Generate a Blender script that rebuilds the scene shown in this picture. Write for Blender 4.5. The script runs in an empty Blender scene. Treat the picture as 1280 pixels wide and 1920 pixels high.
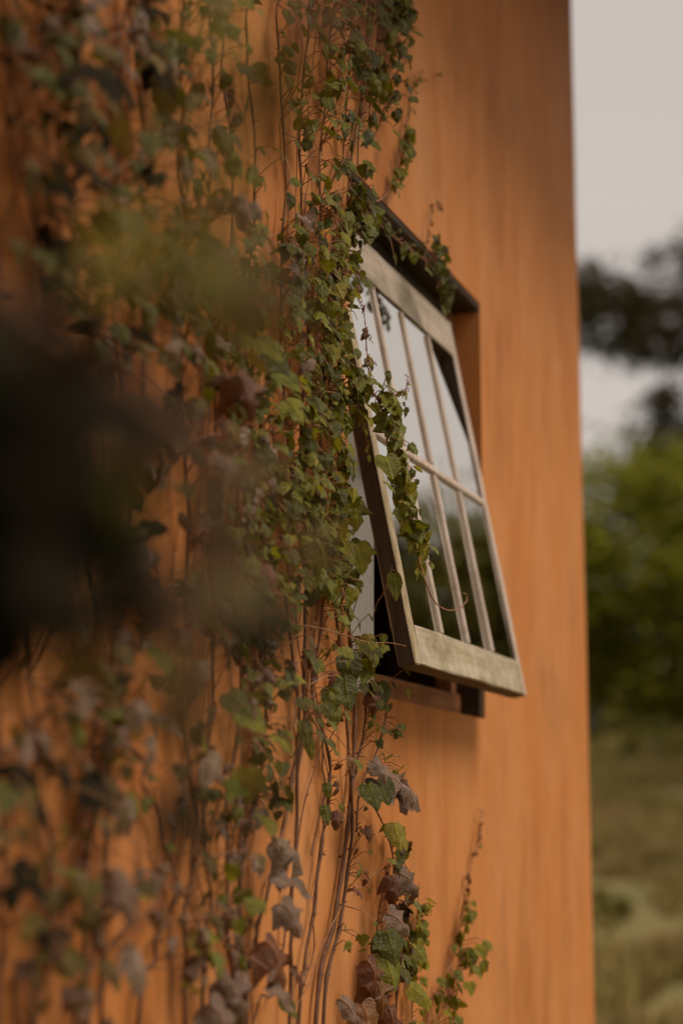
import bpy, bmesh, math, random
from mathutils import Vector, Matrix, noise as mnoise

# ------------------------------------------------------------------ camera, sky, sun, exposure
S = bpy.context.scene
COL = S.collection
ZC = 1.6                                   # camera height above the ground
FPX, XV, YV = 3400.0, 1819.0, 1545.0       # focal length in photo pixels; vanishing point of the wall
PITCH = math.atan((YV - 960) / FPX)
FH = FPX * math.cos(PITCH) + (YV - 960) * math.sin(PITCH)
YAW = math.atan((XV - 640) / FH)
CAM = Vector((1.0, 0.0, ZC))

cd = bpy.data.cameras.new("camera")
cam = bpy.data.objects.new("camera", cd)
COL.objects.link(cam)
cam.location = CAM
cam.rotation_euler = (math.pi / 2 + PITCH, 0, YAW)
cd.sensor_fit = 'VERTICAL'
cd.sensor_height = 36.0
cd.lens = FPX / 1920 * 36.0
cd.clip_start, cd.clip_end = 0.05, 6000
cd.dof.use_dof = True
cd.dof.focus_distance = 3.08
cd.dof.aperture_fstop = 1.75
cd.dof.aperture_blades = 0
S.camera = cam

SUN_EL, SUN_AZ = math.radians(55), math.radians(88)     # azimuth from +Y towards +X
w = bpy.data.worlds.new("World")
S.world = w
w.use_nodes = True
nt = w.node_tree
for n in list(nt.nodes):
    nt.nodes.remove(n)
out = nt.nodes.new('ShaderNodeOutputWorld')
bg = nt.nodes.new('ShaderNodeBackground')
sky = nt.nodes.new('ShaderNodeTexSky')
sky.sky_type = 'NISHITA'
sky.sun_disc = False
sky.sun_elevation = SUN_EL
sky.sun_rotation = SUN_AZ
tc = nt.nodes.new('ShaderNodeTexCoord')
mp = nt.nodes.new('ShaderNodeMapping')
mp.inputs['Scale'].default_value = (1, 1, 2.5)
nz = nt.nodes.new('ShaderNodeTexNoise')
nz.inputs['Scale'].default_value = 1.6
nz.inputs['Detail'].default_value = 5
rp = nt.nodes.new('ShaderNodeValToRGB')     # cloud layer: warm light grey
rp.color_ramp.elements[0].position = 0.3
rp.color_ramp.elements[0].color = (5.0, 4.4, 3.85, 1)
rp.color_ramp.elements[1].position = 0.7
rp.color_ramp.elements[1].color = (5.7, 5.05, 4.5, 1)
mx = nt.nodes.new('ShaderNodeMixRGB')
mx.inputs['Fac'].default_value = 0.93
nt.links.new(tc.outputs['Generated'], mp.inputs['Vector'])
nt.links.new(mp.outputs['Vector'], nz.inputs['Vector'])
nt.links.new(nz.outputs['Fac'], rp.inputs['Fac'])
nt.links.new(sky.outputs['Color'], mx.inputs['Color1'])
nt.links.new(rp.outputs['Color'], mx.inputs['Color2'])
nt.links.new(mx.outputs['Color'], bg.inputs['Color'])
bg.inputs['Strength'].default_value = 0.083
nt.links.new(bg.outputs['Background'], out.inputs['Surface'])

sl = bpy.data.lights.new("sun", 'SUN')
sl.energy = 2.0
sl.angle = math.radians(26)
sl.color = (1.0, 0.88, 0.72)
sun = bpy.data.objects.new("sun", sl)
COL.objects.link(sun)
sd = Vector((math.sin(SUN_AZ) * math.cos(SUN_EL), math.cos(SUN_AZ) * math.cos(SUN_EL), math.sin(SUN_EL)))
sun.rotation_euler = sd.to_track_quat('Z', 'Y').to_euler()
sun.location = (8, 8, 12)

S.view_settings.view_transform = 'Standard'
S.view_settings.look = 'None'
S.view_settings.exposure = 0.42
S.view_settings.gamma = 1.0
S.view_settings.use_curve_mapping = False

# ------------------------------------------------------------------ photo pixel -> place on the wall (survey helper)
_F = Vector((-math.sin(YAW) * math.cos(PITCH), math.cos(YAW) * math.cos(PITCH), math.sin(PITCH)))
_R = Vector((math.cos(YAW), math.sin(YAW), 0))
_U = _R.cross(_F)
def ray(x, y):
    return (_F * FPX + _R * (x - 640) + _U * (960 - y)).normalized()
def onwall(x, y, off=0.0):
    r = ray(x, y)
    return CAM + r * ((off - CAM.x) / r.x)
def along(x, y, dist):
    return CAM + ray(x, y) * dist

# ------------------------------------------------------------------ object helpers
def link(name, me, mat=None, parent=None):
    o = bpy.data.objects.new(name, me)
    COL.objects.link(o)
    if mat is not None and len(me.materials) == 0:
        me.materials.append(mat)
    if parent is not None:
        o.parent = parent
    return o
def mesh(name, verts, faces, smooth=False):
    me = bpy.data.meshes.new(name)
    me.from_pydata([tuple(v) for v in verts], [], faces)
    if smooth:
        me.polygons.foreach_set('use_smooth', [True] * len(me.polygons))
    me.update()
    return me
def from_bm(name, bm, mat, parent=None, smooth=False):
    me = bpy.data.meshes.new(name)
    bmesh.ops.recalc_face_normals(bm, faces=bm.faces)
    bm.to_mesh(me)
    bm.free()
    if smooth:
        me.polygons.foreach_set('use_smooth', [True] * len(me.polygons))
    return link(name, me, mat, parent)
def tag(o, label=None, cat=None, group=None, kind=None):
    if label: o['label'] = label
    if cat: o['category'] = cat
    if group: o['group'] = group
    if kind: o['kind'] = kind
    return o
def empty(name, loc):
    o = bpy.data.objects.new(name, None)
    COL.objects.link(o)
    o.location = loc
    return o
def box_bm(x0, x1, y0, y1, z0, z1, bevel=0.0, fn=None, cuts=0, jit=0.0, rng=None):
    """A bevelled board; fn maps its points into place."""
    bm = bmesh.new()
    vs = [bm.verts.new((x, y, z)) for x in (x0, x1) for y in (y0, y1) for z in (z0, z1)]
    for f in ((0, 1, 3, 2), (4, 6, 7, 5), (0, 4, 5, 1), (2, 3, 7, 6), (0, 2, 6, 4), (1, 5, 7, 3)):
        bm.faces.new([vs[i] for i in f])
    bmesh.ops.recalc_face_normals(bm, faces=bm.faces)
    if cuts:
        d = (x1 - x0, y1 - y0, z1 - z0)
        ax = max(range(3), key=lambda i: abs(d[i]))
        es = [e for e in bm.edges if abs((e.verts[0].co - e.verts[1].co)[ax]) > 0.5 * abs(d[ax])]
        bmesh.ops.subdivide_edges(bm, edges=es, cuts=cuts, use_grid_fill=True)
    if bevel:
        bmesh.ops.bevel(bm, geom=[e for e in bm.edges if e.is_manifold and e.calc_face_angle(0) > 0.5],
                        offset=bevel, segments=1, affect='EDGES')
    if jit:
        for v in bm.verts:
            v.co += Vector((rng.uniform(-jit, jit), rng.uniform(-jit, jit), rng.uniform(-jit, jit)))
    if fn:
        for v in bm.verts:
            v.co = fn(v.co)
    return bm

# ------------------------------------------------------------------ materials
def newmat(name):
    m = bpy.data.materials.new(name)
    m.use_nodes = True
    t = m.node_tree
    for n in list(t.nodes):
        t.nodes.remove(n)
    o = t.nodes.new('ShaderNodeOutputMaterial')
    p = t.nodes.new('ShaderNodeBsdfPrincipled')
    t.links.new(p.outputs[0], o.inputs['Surface'])
    return m, t, p, o
def N(t, kind, **kw):
    n = t.nodes.new(kind)
    for k, v in kw.items():
        if k in n.inputs: n.inputs[k].default_value = v
        else: setattr(n, k, v)
    return n
def noise_tex(t, scale, mscale=(1, 1, 1), detail=4, rough=0.55, coord='Object', dist=0.0):
    c = N(t, 'ShaderNodeTexCoord')
    m = N(t, 'ShaderNodeMapping')
    m.inputs['Scale'].default_value = mscale
    t.links.new(c.outputs[coord], m.inputs['Vector'])
    n = N(t, 'ShaderNodeTexNoise', Scale=scale, Detail=detail, Roughness=rough, Distortion=dist)
    t.links.new(m.outputs[0], n.inputs['Vector'])
    return n.outputs['Fac']
def ramp(t, fac, stops):
    r = N(t, 'ShaderNodeValToRGB')
    e = r.color_ramp.elements
    while len(e) < len(stops): e.new(0.5)
    for k, (p, c) in enumerate(stops):
        e[k].position = p
        e[k].color = (c[0], c[1], c[2], 1) if not isinstance(c, (int, float)) else (c, c, c, 1)
    t.links.new(fac, r.inputs['Fac'])
    return r.outputs['Color']
def mixc(t, fac, a, b, mode='MIX'):
    m = N(t, 'ShaderNodeMixRGB', blend_type=mode)
    for sock, v in ((m.inputs['Fac'], fac), (m.inputs['Color1'], a), (m.inputs['Color2'], b)):
        if isinstance(v, (int, float)): sock.default_value = v
        elif isinstance(v, tuple): sock.default_value = (v[0], v[1], v[2], 1)
        else: t.links.new(v, sock)
    return m.outputs['Color']
def bump(t, p, h, strength=0.3, dist=0.01):
    b = N(t, 'ShaderNodeBump', Strength=strength, Distance=dist)
    t.links.new(h, b.inputs['Height'])
    t.links.new(b.outputs['Normal'], p.inputs['Normal'])

def wall_material():
    m, t, p, o = newmat('orange_limewash')
    broad = noise_tex(t, 1.0, (2, 4.5, 1.0), 6, 0.6, dist=0.4)
    c = ramp(t, broad, [(0.28, (0.48, 0.158, 0.036)), (0.50, (0.565, 0.214, 0.060)), (0.74, (0.61, 0.262, 0.098))])
    runs = noise_tex(t, 1.0, (3, 6.5, 1.5), 6, 0.55, dist=1.2)
    r = ramp(t, runs, [(0.28, 0.78), (0.46, 1.0), (0.70, 1.04)])
    c = mixc(t, 0.85, c, r, 'MULTIPLY')
    rust = ramp(t, noise_tex(t, 1.0, (3, 8, 1.3), 6, 0.6, dist=1.2), [(0.55, 0.0), (0.78, 1.0)])
    c = mixc(t, mixc(t, 1.0, rust, (0.7, 0.7, 0.7), 'MULTIPLY'), c, (0.43, 0.120, 0.022))
    pale = ramp(t, noise_tex(t, 4.5, (1, 1, 0.8), 7, 0.7), [(0.48, 0.0), (0.72, 0.55)])
    c = mixc(t, pale, c, (0.66, 0.30, 0.125))
    grime = ramp(t, noise_tex(t, 3.2, (1, 1, 0.7), 7, 0.75), [(0.52, 0.0), (0.80, 0.6)])
    c = mixc(t, grime, c, (0.26, 0.13, 0.06))
    grain = noise_tex(t, 1.0, (90, 210, 12), 4, 0.7)
    g = ramp(t, grain, [(0.3, 0.88), (0.7, 1.07)])
    c = mixc(t, 0.8, c, g, 'MULTIPLY')
    t.links.new(c, p.inputs['Base Color'])
    p.inputs['Roughness'].default_value = 0.75
    p.inputs['Specular IOR Level'].default_value = 0.25
    h = mixc(t, 0.35, grain, noise_tex(t, 60, (1, 1, 0.5), 4, 0.6))
    bump(t, p, h, 0.35, 0.004)
    return m
def wood_material(name, base, dark, stain, stain_amt, grain_axis=1, rough=0.7):
    m, t, p, o = newmat(name)
    sc = [60, 60, 60]
    sc[grain_axis] = 4
    g = noise_tex(t, 1.0, tuple(sc), 5, 0.65)
    c = ramp(t, g, [(0.3, dark), (0.62, base)])
    s = ramp(t, noise_tex(t, 15, (1, 1, 1), 7, 0.75), [(0.60 - stain_amt * 0.4, 0.0), (0.80 - stain_amt * 0.2, 1.0)])
    c = mixc(t, mixc(t, 1.0, s, (0.8, 0.8, 0.8), 'MULTIPLY'), c, stain)
    t.links.new(c, p.inputs['Base Color'])
    p.inputs['Roughness'].default_value = rough
    p.inputs['Specular IOR Level'].default_value = 0.25
    bump(t, p, g, 0.4, 0.003)
    return m
def glass_material():
    m, t, p, o = newmat('old_window_glass')
    t.nodes.remove(p)
    lw = N(t, 'ShaderNodeLayerWeight', Blend=0.5)
    fr_c = ramp(t, lw.outputs['Facing'], [(0.15, 0.12), (0.75, 0.88)])
    tr = N(t, 'ShaderNodeBsdfTransparent')
    tr.inputs['Color'].default_value = (0.72, 0.74, 0.70, 1)
    gl = N(t, 'ShaderNodeBsdfGlossy')
    gl.inputs['Roughness'].default_value = 0.03
    gl.inputs['Color'].default_value = (0.97, 0.96, 0.94, 1)
    b = N(t, 'ShaderNodeBump', Strength=0.05, Distance=0.01)
    t.links.new(noise_tex(t, 5, (1, 1, 1), 2, 0.5), b.inputs['Height'])
    t.links.new(b.outputs['Normal'], gl.inputs['Normal'])
    mx = N(t, 'ShaderNodeMixShader')
    t.links.new(fr_c, mx.inputs[0])
    t.links.new(tr.outputs[0], mx.inputs[1])
    t.links.new(gl.outputs[0], mx.inputs[2])
    t.links.new(mx.outputs[0], o.inputs['Surface'])
    return m
def leaf_material(name, cols, tip, rough=0.40, trans=0.22, spec=0.5):
    """cols: three base colours that single leaves vary between; veins, blotches and a browned rim on each leaf."""
    m, t, p, o = newmat(name)
    oi = N(t, 'ShaderNodeObjectInfo')
    c = ramp(t, oi.outputs['Random'], [(0.0, cols[0]), (0.5, cols[1]), (1.0, cols[2])])
    add = N(t, 'ShaderNodeVectorMath', operation='ADD')
    tcx = N(t, 'ShaderNodeTexCoord')
    t.links.new(tcx.outputs['Object'], add.inputs[0])
    mulr = N(t, 'ShaderNodeMath', operation='MULTIPLY')
    mulr.inputs[1].default_value = 37.0
    t.links.new(oi.outputs['Random'], mulr.inputs[0])
    t.links.new(mulr.outputs[0], add.inputs[1])
    n = N(t, 'ShaderNodeTexNoise', Scale=3.0, Detail=5, Roughness=0.65)
    t.links.new(add.outputs[0], n.inputs['Vector'])
    bl = ramp(t, n.outputs['Fac'], [(0.35, 0.72), (0.65, 1.22)])
    c = mixc(t, 1.0, c, bl, 'MULTIPLY')
    sp = ramp(t, n.outputs['Fac'], [(0.66, 0.0), (0.76, 1.0)])
    c = mixc(t, sp, c, tip)
    # veins from the leaf's own coordinates (UV: x across, y along)
    uv = N(t, 'ShaderNodeUVMap')
    sx = N(t, 'ShaderNodeSeparateXYZ')
    t.links.new(uv.outputs[0], sx.inputs[0])
    ab = N(t, 'ShaderNodeMath', operation='ABSOLUTE')
    sub = N(t, 'ShaderNodeMath', operation='SUBTRACT')
    sub.inputs[1].default_value = 0.5
    t.links.new(sx.outputs['X'], sub.inputs[0])
    t.links.new(sub.outputs[0], ab.inputs[0])
    mid = ramp(t, ab.outputs[0], [(0.008, 1.0), (0.03, 0.0)])
    s2 = N(t, 'ShaderNodeMath', operation='MULTIPLY_ADD')
    s2.inputs[1].default_value = -0.9
    t.links.new(ab.outputs[0], s2.inputs[0])
    t.links.new(sx.outputs['Y'], s2.inputs[2])
    fr = N(t, 'ShaderNodeMath', operation='PINGPONG')
    fr.inputs[1].default_value = 0.085
    t.links.new(s2.outputs[0], fr.inputs[0])
    side = ramp(t, fr.outputs[0], [(0.004, 0.75), (0.018, 0.0)])
    v = mixc(t, 1.0, mid, side, 'LIGHTEN')
    c = mixc(t, mixc(t, 1.0, v, (0.55, 0.55, 0.55), 'MULTIPLY'), c, mixc(t, 1.0, c, (1.7, 1.6, 1.5), 'MULTIPLY'))
    t.links.new(c, p.inputs['Base Color'])
    p.inputs['Roughness'].default_value = rough
    p.inputs['Specular IOR Level'].default_value = spec
    hh = mixc(t, 0.5, v, n.outputs['Fac'])
    bump(t, p, hh, 0.35, 0.12)
    tl = N(t, 'ShaderNodeBsdfTranslucent')
    t.links.new(mixc(t, 1.0, c, (1.5, 1.5, 0.9), 'MULTIPLY'), tl.inputs['Color'])
    mx = N(t, 'ShaderNodeMixShader', Fac=trans)
    mx.inputs[0].default_value = trans
    t.links.new(p.outputs[0], mx.inputs[1])
    t.links.new(tl.outputs[0], mx.inputs[2])
    t.links.new(mx.outputs[0], o.inputs['Surface'])
    return m
def plain(name, a, b, scale, rough=0.8, mscale=(1, 1, 1)):
    m, t, p, o = newmat(name)
    c = ramp(t, noise_tex(t, scale, mscale, 5, 0.65), [(0.3, a), (0.7, b)])
    t.links.new(c, p.inputs['Base Color'])
    p.inputs['Roughness'].default_value = rough
    return m

M_WALL = wall_material()
M_LINTEL = wood_material('rotten_wood_and_shade', (0.058, 0.032, 0.016), (0.024, 0.013, 0.007), (0.030, 0.030, 0.010), 0.25)
M_RAIL = wood_material('weathered_painted_rail', (0.56, 0.48, 0.37), (0.40, 0.32, 0.21), (0.13, 0.105, 0.028), 0.47)
M_TOPRAIL = wood_material('weathered_grey_rail', (0.54, 0.46, 0.38), (0.38, 0.30, 0.235), (0.24, 0.165, 0.08), 0.22)
M_BAR = wood_material('pinkish_painted_bar', (0.62, 0.51, 0.45), (0.42, 0.32, 0.26), (0.26, 0.17, 0.10), 0.22, 2)
M_STILE = wood_material('worn_stile', (0.50, 0.40, 0.27), (0.28, 0.20, 0.11), (0.18, 0.12, 0.045), 0.30, 2)
M_FIXED = wood_material('brown_frame_wood', (0.30, 0.125, 0.05), (0.17, 0.065, 0.028), (0.05, 0.03, 0.015), 0.2)
M_EDGE = wood_material('dark_edge_wood', (0.115, 0.075, 0.050), (0.055, 0.034, 0.022), (0.04, 0.03, 0.02), 0.2, 2)
M_WHITE = wood_material('white_painted_board', (0.84, 0.77, 0.79), (0.76, 0.68, 0.70), (0.45, 0.38, 0.30), -0.05, 2, 0.45)
M_GLASS = glass_material()
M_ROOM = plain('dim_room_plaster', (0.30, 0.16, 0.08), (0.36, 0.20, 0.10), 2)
M_EAVE = plain('dark_eave_board', (0.04, 0.026, 0.016), (0.065, 0.04, 0.024), 6, 0.8, (1, 0.2, 1))
M_ROOF = plain('roof_tile', (0.20, 0.09, 0.05), (0.28, 0.13, 0.07), 8)
M_STEM = plain('vine_bark', (0.095, 0.042, 0.022), (0.19, 0.088, 0.045), 60, 0.8)
M_SHOOT = plain('young_red_shoot', (0.24, 0.085, 0.04), (0.32, 0.16, 0.06), 40, 0.6)
LM = {
    'g': leaf_material('ivy_leaf_green', [(0.120, 0.122, 0.009), (0.165, 0.155, 0.014), (0.088, 0.096, 0.010)], (0.16, 0.10, 0.02), spec=0.3),
    'y': leaf_material('ivy_leaf_light', [(0.250, 0.228, 0.018), (0.200, 0.190, 0.014), (0.280, 0.225, 0.035)], (0.26, 0.15, 0.03), trans=0.35, spec=0.3),
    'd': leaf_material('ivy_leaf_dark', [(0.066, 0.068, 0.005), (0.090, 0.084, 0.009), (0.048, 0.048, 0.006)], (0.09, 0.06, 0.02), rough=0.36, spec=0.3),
    'p': leaf_material('ivy_leaf_purple', [(0.185, 0.112, 0.072), (0.130, 0.072, 0.044), (0.215, 0.148, 0.100)], (0.14, 0.045, 0.02), rough=0.5, spec=0.4, trans=0.10),
    'r': leaf_material('ivy_leaf_rust', [(0.150, 0.050, 0.015), (0.105, 0.032, 0.012), (0.18, 0.080, 0.020)], (0.05, 0.02, 0.012), rough=0.55, trans=0.18),
    'o': leaf_material('ivy_leaf_olive_brown', [(0.125, 0.090, 0.022), (0.095, 0.066, 0.018), (0.15, 0.100, 0.030)], (0.12, 0.05, 0.02), rough=0.5, trans=0.25, spec=0.25),
    'k': leaf_material('ivy_leaf_backlit_black', [(0.016, 0.015, 0.006), (0.022, 0.015, 0.008), (0.011, 0.012, 0.005)], (0.03, 0.018, 0.008), rough=0.8, trans=0.04, spec=0.08),  # near-black base colour stands in for leaves seen against the light
}
LNAME = {'o': 'olive brown ivy leaf', 'p': 'purple brown ivy leaf', 'r': 'rust brown ivy leaf', 'y': 'pale yellow green ivy leaf', 'k': 'very dark ivy leaf'}

# ------------------------------------------------------------------ the ground and the slope behind the house
def ground_z(x, y):
    r = math.hypot(x - 1, y)
    def ss(a, b, v):
        v = max(0, min(1, (v - a) / (b - a)))
        return v * v * (3 - 2 * v)
    z = 3.9 * ss(15, 50, r) + 3.0 * ss(50, 140, r)
    z += 0.22 * ss(8, 16, r) * mnoise.noise(Vector((x * 0.22, y * 0.22, 0)))
    if r > 300: z -= 4 * ss(300, 3000, r)
    return z
def build_ground():
    def breaks():
        a = [-3000, -1200, -500, -220, -120, -80]
        v = -60
        while v <= 80:
            a.append(v); v += 2.0
        return a + [110, 160, 260, 500, 1200, 3000]
    xs = breaks(); ys = breaks()
    vs = [(x, y, ground_z(x, y)) for x in xs for y in ys]
    ny = len(ys)
    fs = [(i * ny + j, (i + 1) * ny + j, (i + 1) * ny + j + 1, i * ny + j + 1) for i in range(len(xs) - 1) for j in range(ny - 1)]
    m, t, p, o = newmat('meadow_soil')
    c = ramp(t, noise_tex(t, 0.35, (1, 1, 1), 6, 0.65), [(0.36, (0.24, 0.135, 0.080)), (0.44, (0.19, 0.145, 0.046)), (0.58, (0.125, 0.112, 0.026)), (0.68, (0.27, 0.175, 0.105))])
    t.links.new(c, p.inputs['Base Color'])
    p.inputs['Roughness'].default_value = 0.9
    tag(link('ground', mesh('ground', vs, fs, True), m), kind='structure')
build_ground()
def build_grass():
    rng = random.Random(5)
    vs, fs = [], []
    for k in range(15000):
        b = math.radians(rng.uniform(-15, -3.5)); d = 11 + 38 * rng.random() ** 0.8
        x, y = 1 + d * math.sin(b), d * math.cos(b)
        dens = mnoise.noise(Vector((x * 0.5, y * 0.35, 7)))
        if dens < -0.22: continue
        z = ground_z(x, y)
        h = rng.uniform(0.14, 0.42) * (1 + 1.2 * dens)
        for q in range(3):
            a = rng.uniform(0, 6.28); w = rng.uniform(0.02, 0.05)
            dx, dy = math.cos(a) * w, math.sin(a) * w
            lx, ly = rng.uniform(-0.12, 0.12), rng.uniform(-0.12, 0.12)
            i = len(vs)
            vs += [(x - dx, y - dy, z - 0.01), (x + dx, y + dy, z - 0.01), (x + lx, y + ly, z + h)]
            fs.append((i, i + 1, i + 2))
    m = plain('meadow_grass', (0.23, 0.205, 0.034), (0.35, 0.235, 0.095), 0.5)
    tag(link('grass', mesh('grass', vs, fs), m), kind='stuff')
build_grass()

# ------------------------------------------------------------------ trees and bushes on the slope
def tube(verts, faces, pts, radii, sides=5):
    base = None
    up = Vector((0.31, 0.27, 0.91))
    n = len(pts)
    for i, p in enumerate(pts):
        d = (pts[min(i + 1, n - 1)] - pts[max(i - 1, 0)])
        if d.length < 1e-9: d = Vector((0, 0, 1))
        d.normalize()
        a = d.cross(up)
        if a.length < 1e-3: a = d.cross(Vector((1, 0, 0)))
        a.normalize()
        b = d.cross(a)
        i0 = len(verts)
        for k in range(sides):
            an = 2 * math.pi * k / sides
            verts.append(p + (a * math.cos(an) + b * math.sin(an)) * radii[i])
        if base is not None:
            for k in range(sides):
                faces.append((base + k, base + (k + 1) % sides, i0 + (k + 1) % sides, i0 + k))
        base = i0
    faces.append(tuple(range(base, base + sides)))
def tree(name, label, x, y, h, crown_r, crown_h, clump_n, per, leafm, barkm, seed, flat=False, leaf=0.16, crown_low=None, group=None):
    rng = random.Random(seed)
    root = empty(name, (x, y, ground_z(x, y) - 0.1))
    tag(root, label, 'tree' if h > 2.6 else 'bush', group)
    vs, fs = [], []
    top = Vector((rng.uniform(-.3, .3), rng.uniform(-.3, .3), h - 0.35 * crown_h))
    tr = max(0.04, h * 0.022)
    tube(vs, fs, [Vector((0, 0, 0)), top * 0.35 + Vector((0.1, 0, 0)), top * 0.7, top], [tr * 1.3, tr, tr * .75, tr * .4], 8)
    cz = h - crown_h / 2
    clumps = []
    for k in range(clump_n):
        while True:
            v = Vector((rng.uniform(-1, 1), rng.uniform(-1, 1), rng.uniform(-1, 1)))
            if 0.25 < v.length < 1: break
        c = Vector((v.x * crown_r, v.y * crown_r, cz + v.z * crown_h / 2))
        if flat: c.z += 0.12 * crown_r * (v.x * v.x + v.y * v.y)
        clumps.append(c)
        if k % 3 == 0:
            st = top * rng.uniform(0.45, 1.0)
            tube(vs, fs, [st, (st + c) / 2 + Vector((0, 0, -0.1)), c], [tr * .4, tr * .25, tr * .08], 4)
    link('trunk', mesh('trunk', vs, fs, True), barkm, root)
    lv, lf = [], []
    for c in clumps:
        rr = (crown_r + crown_h) * 0.11 * rng.uniform(0.6, 1.25)
        for q in range(per):
            g = Vector((rng.gauss(0, .5), rng.gauss(0, .5), rng.gauss(0, .38 if not flat else .22))) * rr
            p = c + g
            a = Vector((rng.uniform(-1, 1), rng.uniform(-1, 1), rng.uniform(-.5, .5))).normalized()
            nz_ = Vector((rng.gauss(0, .55), rng.gauss(0, .55), 1))
            a = (a - nz_ * a.dot(nz_) / nz_.length_squared).normalized()
            b = a.cross(nz_)
            if b.length < .05: continue
            b.normalize()
            s = leaf * rng.uniform(.6, 1.4)
            i = len(lv)
            lv += [p - a * s, p + b * s * .45, p + a * s, p - b * s * .45]
            lf.append((i, i + 1, i + 2, i + 3))
    link('crown', mesh('crown', lv, lf), leafm, root)
    return root
def tree_leaf(name, a, b, trans=0.4):
    m, t, p, o = newmat(name)
    c = ramp(t, noise_tex(t, 0.9, (1, 1, 1), 5, 0.6), [(0.35, a), (0.65, b)])
    t.links.new(c, p.inputs['Base Color'])
    p.inputs['Roughness'].default_value = 0.6
    p.inputs['Specular IOR Level'].default_value = 0.12
    tl = N(t, 'ShaderNodeBsdfTranslucent')
    t.links.new(c, tl.inputs['Color'])
    mx = N(t, 'ShaderNodeMixShader')
    mx.inputs[0].default_value = trans
    t.links.new(p.outputs[0], mx.inputs[1]); t.links.new(tl.outputs[0], mx.inputs[2])
    t.links.new(mx.outputs[0], o.inputs['Surface'])
    return m
T_BRIGHT = tree_leaf('bright_leaf', (0.15, 0.160, 0.013), (0.32, 0.31, 0.034))
T_DARK = tree_leaf('dark_needle', (0.040, 0.036, 0.010), (0.070, 0.060, 0.016), 0.1)
T_OLIVE = tree_leaf('olive_leaf', (0.115, 0.112, 0.014), (0.19, 0.175, 0.026))
T_BUSH = tree_leaf('bush_leaf', (0.16, 0.15, 0.026), (0.25, 0.215, 0.045))
M_BARK = plain('tree_bark', (0.05, 0.035, 0.025), (0.10, 0.07, 0.05), 5)
def polar(bearing, d):
    b = math.radians(bearing)
    return 1 + d * math.sin(b), d * math.cos(b)
x, y = polar(-9.3, 44)
tree('broadleaf_tree', 'big rounded bright green tree behind the house corner', x, y, 6.9, 3.3, 7.2, 110, 130, T_BRIGHT, M_BARK, 11, leaf=0.17, group='trees on the slope')
x, y = polar(-12.6, 47)
tree('broadleaf_tree', 'bright green tree half hidden by the house corner', x, y, 6.3, 2.8, 6.6, 70, 110, T_BRIGHT, M_BARK, 12, leaf=0.17, group='trees on the slope')
x, y = polar(-5.9, 52)
tree('broadleaf_tree', 'green rounded tree standing beyond the big bright one', x, y, 7.0, 3.6, 7.2, 80, 110, T_OLIVE, M_BARK, 13, leaf=0.17, group='trees on the slope')
x, y = polar(-8.3, 60)
tree('slender_tree', 'thin dark tree top rising above the big bright tree', x, y, 11.9, 2.3, 5.2, 44, 60, T_DARK, M_BARK, 15, leaf=0.2)
x, y = polar(11.2, 33)
tree('oak_tree', 'broad olive green tree mirrored in the lower window panes', x, y, 8.1, 3.9, 7.8, 150, 120, T_OLIVE, M_BARK, 21, leaf=0.2, group='trees mirrored in the panes')
x, y = polar(17.5, 36)
tree('oak_tree', 'olive green tree right of the broad one mirrored in panes', x, y, 8.8, 4.0, 8.2, 130, 110, T_OLIVE, M_BARK, 22, leaf=0.2, group='trees mirrored in the panes')
x, y = polar(5.2, 38)
tree('oak_tree', 'dark green tree between the house and the broad mirrored tree', x, y, 8.2, 3.8, 7.8, 130, 110, T_OLIVE, M_BARK, 23, leaf=0.2, group='trees mirrored in the panes')
x, y = polar(14.0, 20)
tree('young_tree', 'light green young tree in front of the broad mirrored tree', x, y, 4.6, 1.5, 4.3, 36, 90, T_BRIGHT, M_BARK, 24, leaf=0.15)

def araucaria():
    """An umbrella pine: bare trunk, long level limbs with drooping tufts at their ends."""
    rng = random.Random(31)
    x, y = polar(-6.0, 34)
    root = empty('umbrella_pine', (x, y, ground_z(x, y) - 0.1))
    tag(root, 'tall dark umbrella pine with drooping tufts of needles', 'tree')
    vs, fs, lv, lf = [], [], [], []
    H = 1.6 + 34 * math.tan(math.radians(17.3)) - ground_z(x, y)
    tube(vs, fs, [Vector((0, 0, 0)), Vector((.1, 0, H * .5)), Vector((0, .1, H))], [.32, .24, .15], 8)
    R = 3.9
    for k in range(26):
        a = 2 * math.pi * k / 26 + rng.uniform(-.1, .1)
        L = R * rng.uniform(.72, 1.05)
        z0 = H - rng.uniform(0.1, 1.1)
        p0 = Vector((0, .1, z0))
        mid = Vector((math.cos(a) * L * .55, math.sin(a) * L * .55, z0 - .30))
        end = Vector((math.cos(a) * L, math.sin(a) * L, z0 + .25))
        tube(vs, fs, [p0, mid, end], [.09, .06, .03], 5)
        for q in range(11):
            f = 0.45 + 0.55 * q / 10
            c = mid.lerp(end, (f - .45) / .55) + Vector((rng.gauss(0, .2), rng.gauss(0, .2), rng.gauss(-.08, .16)))
            drop = rng.uniform(.2, .6) if rng.random() < .75 else rng.uniform(.6, 1.15)
            for j in range(44):
                u = rng.random()
                p = c + Vector((rng.gauss(0, .16), rng.gauss(0, .16), -drop * u + rng.gauss(0, .08)))
                d = Vector((rng.uniform(-1, 1), rng.uniform(-1, 1), rng.uniform(-1, .6))).normalized()
                s = d.cross(Vector((rng.uniform(-1, 1), rng.uniform(-1, 1), rng.uniform(-1, 1)))).normalized() * .035
                i = len(lv)
                lv += [p - s, p + s, p + d * .22]
                lf.append((i, i + 1, i + 2))
    link('trunk', mesh('trunk', vs, fs, True), M_BARK, root)
    link('crown', mesh('crown', lv, lf), T_DARK, root)
araucaria()
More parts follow.
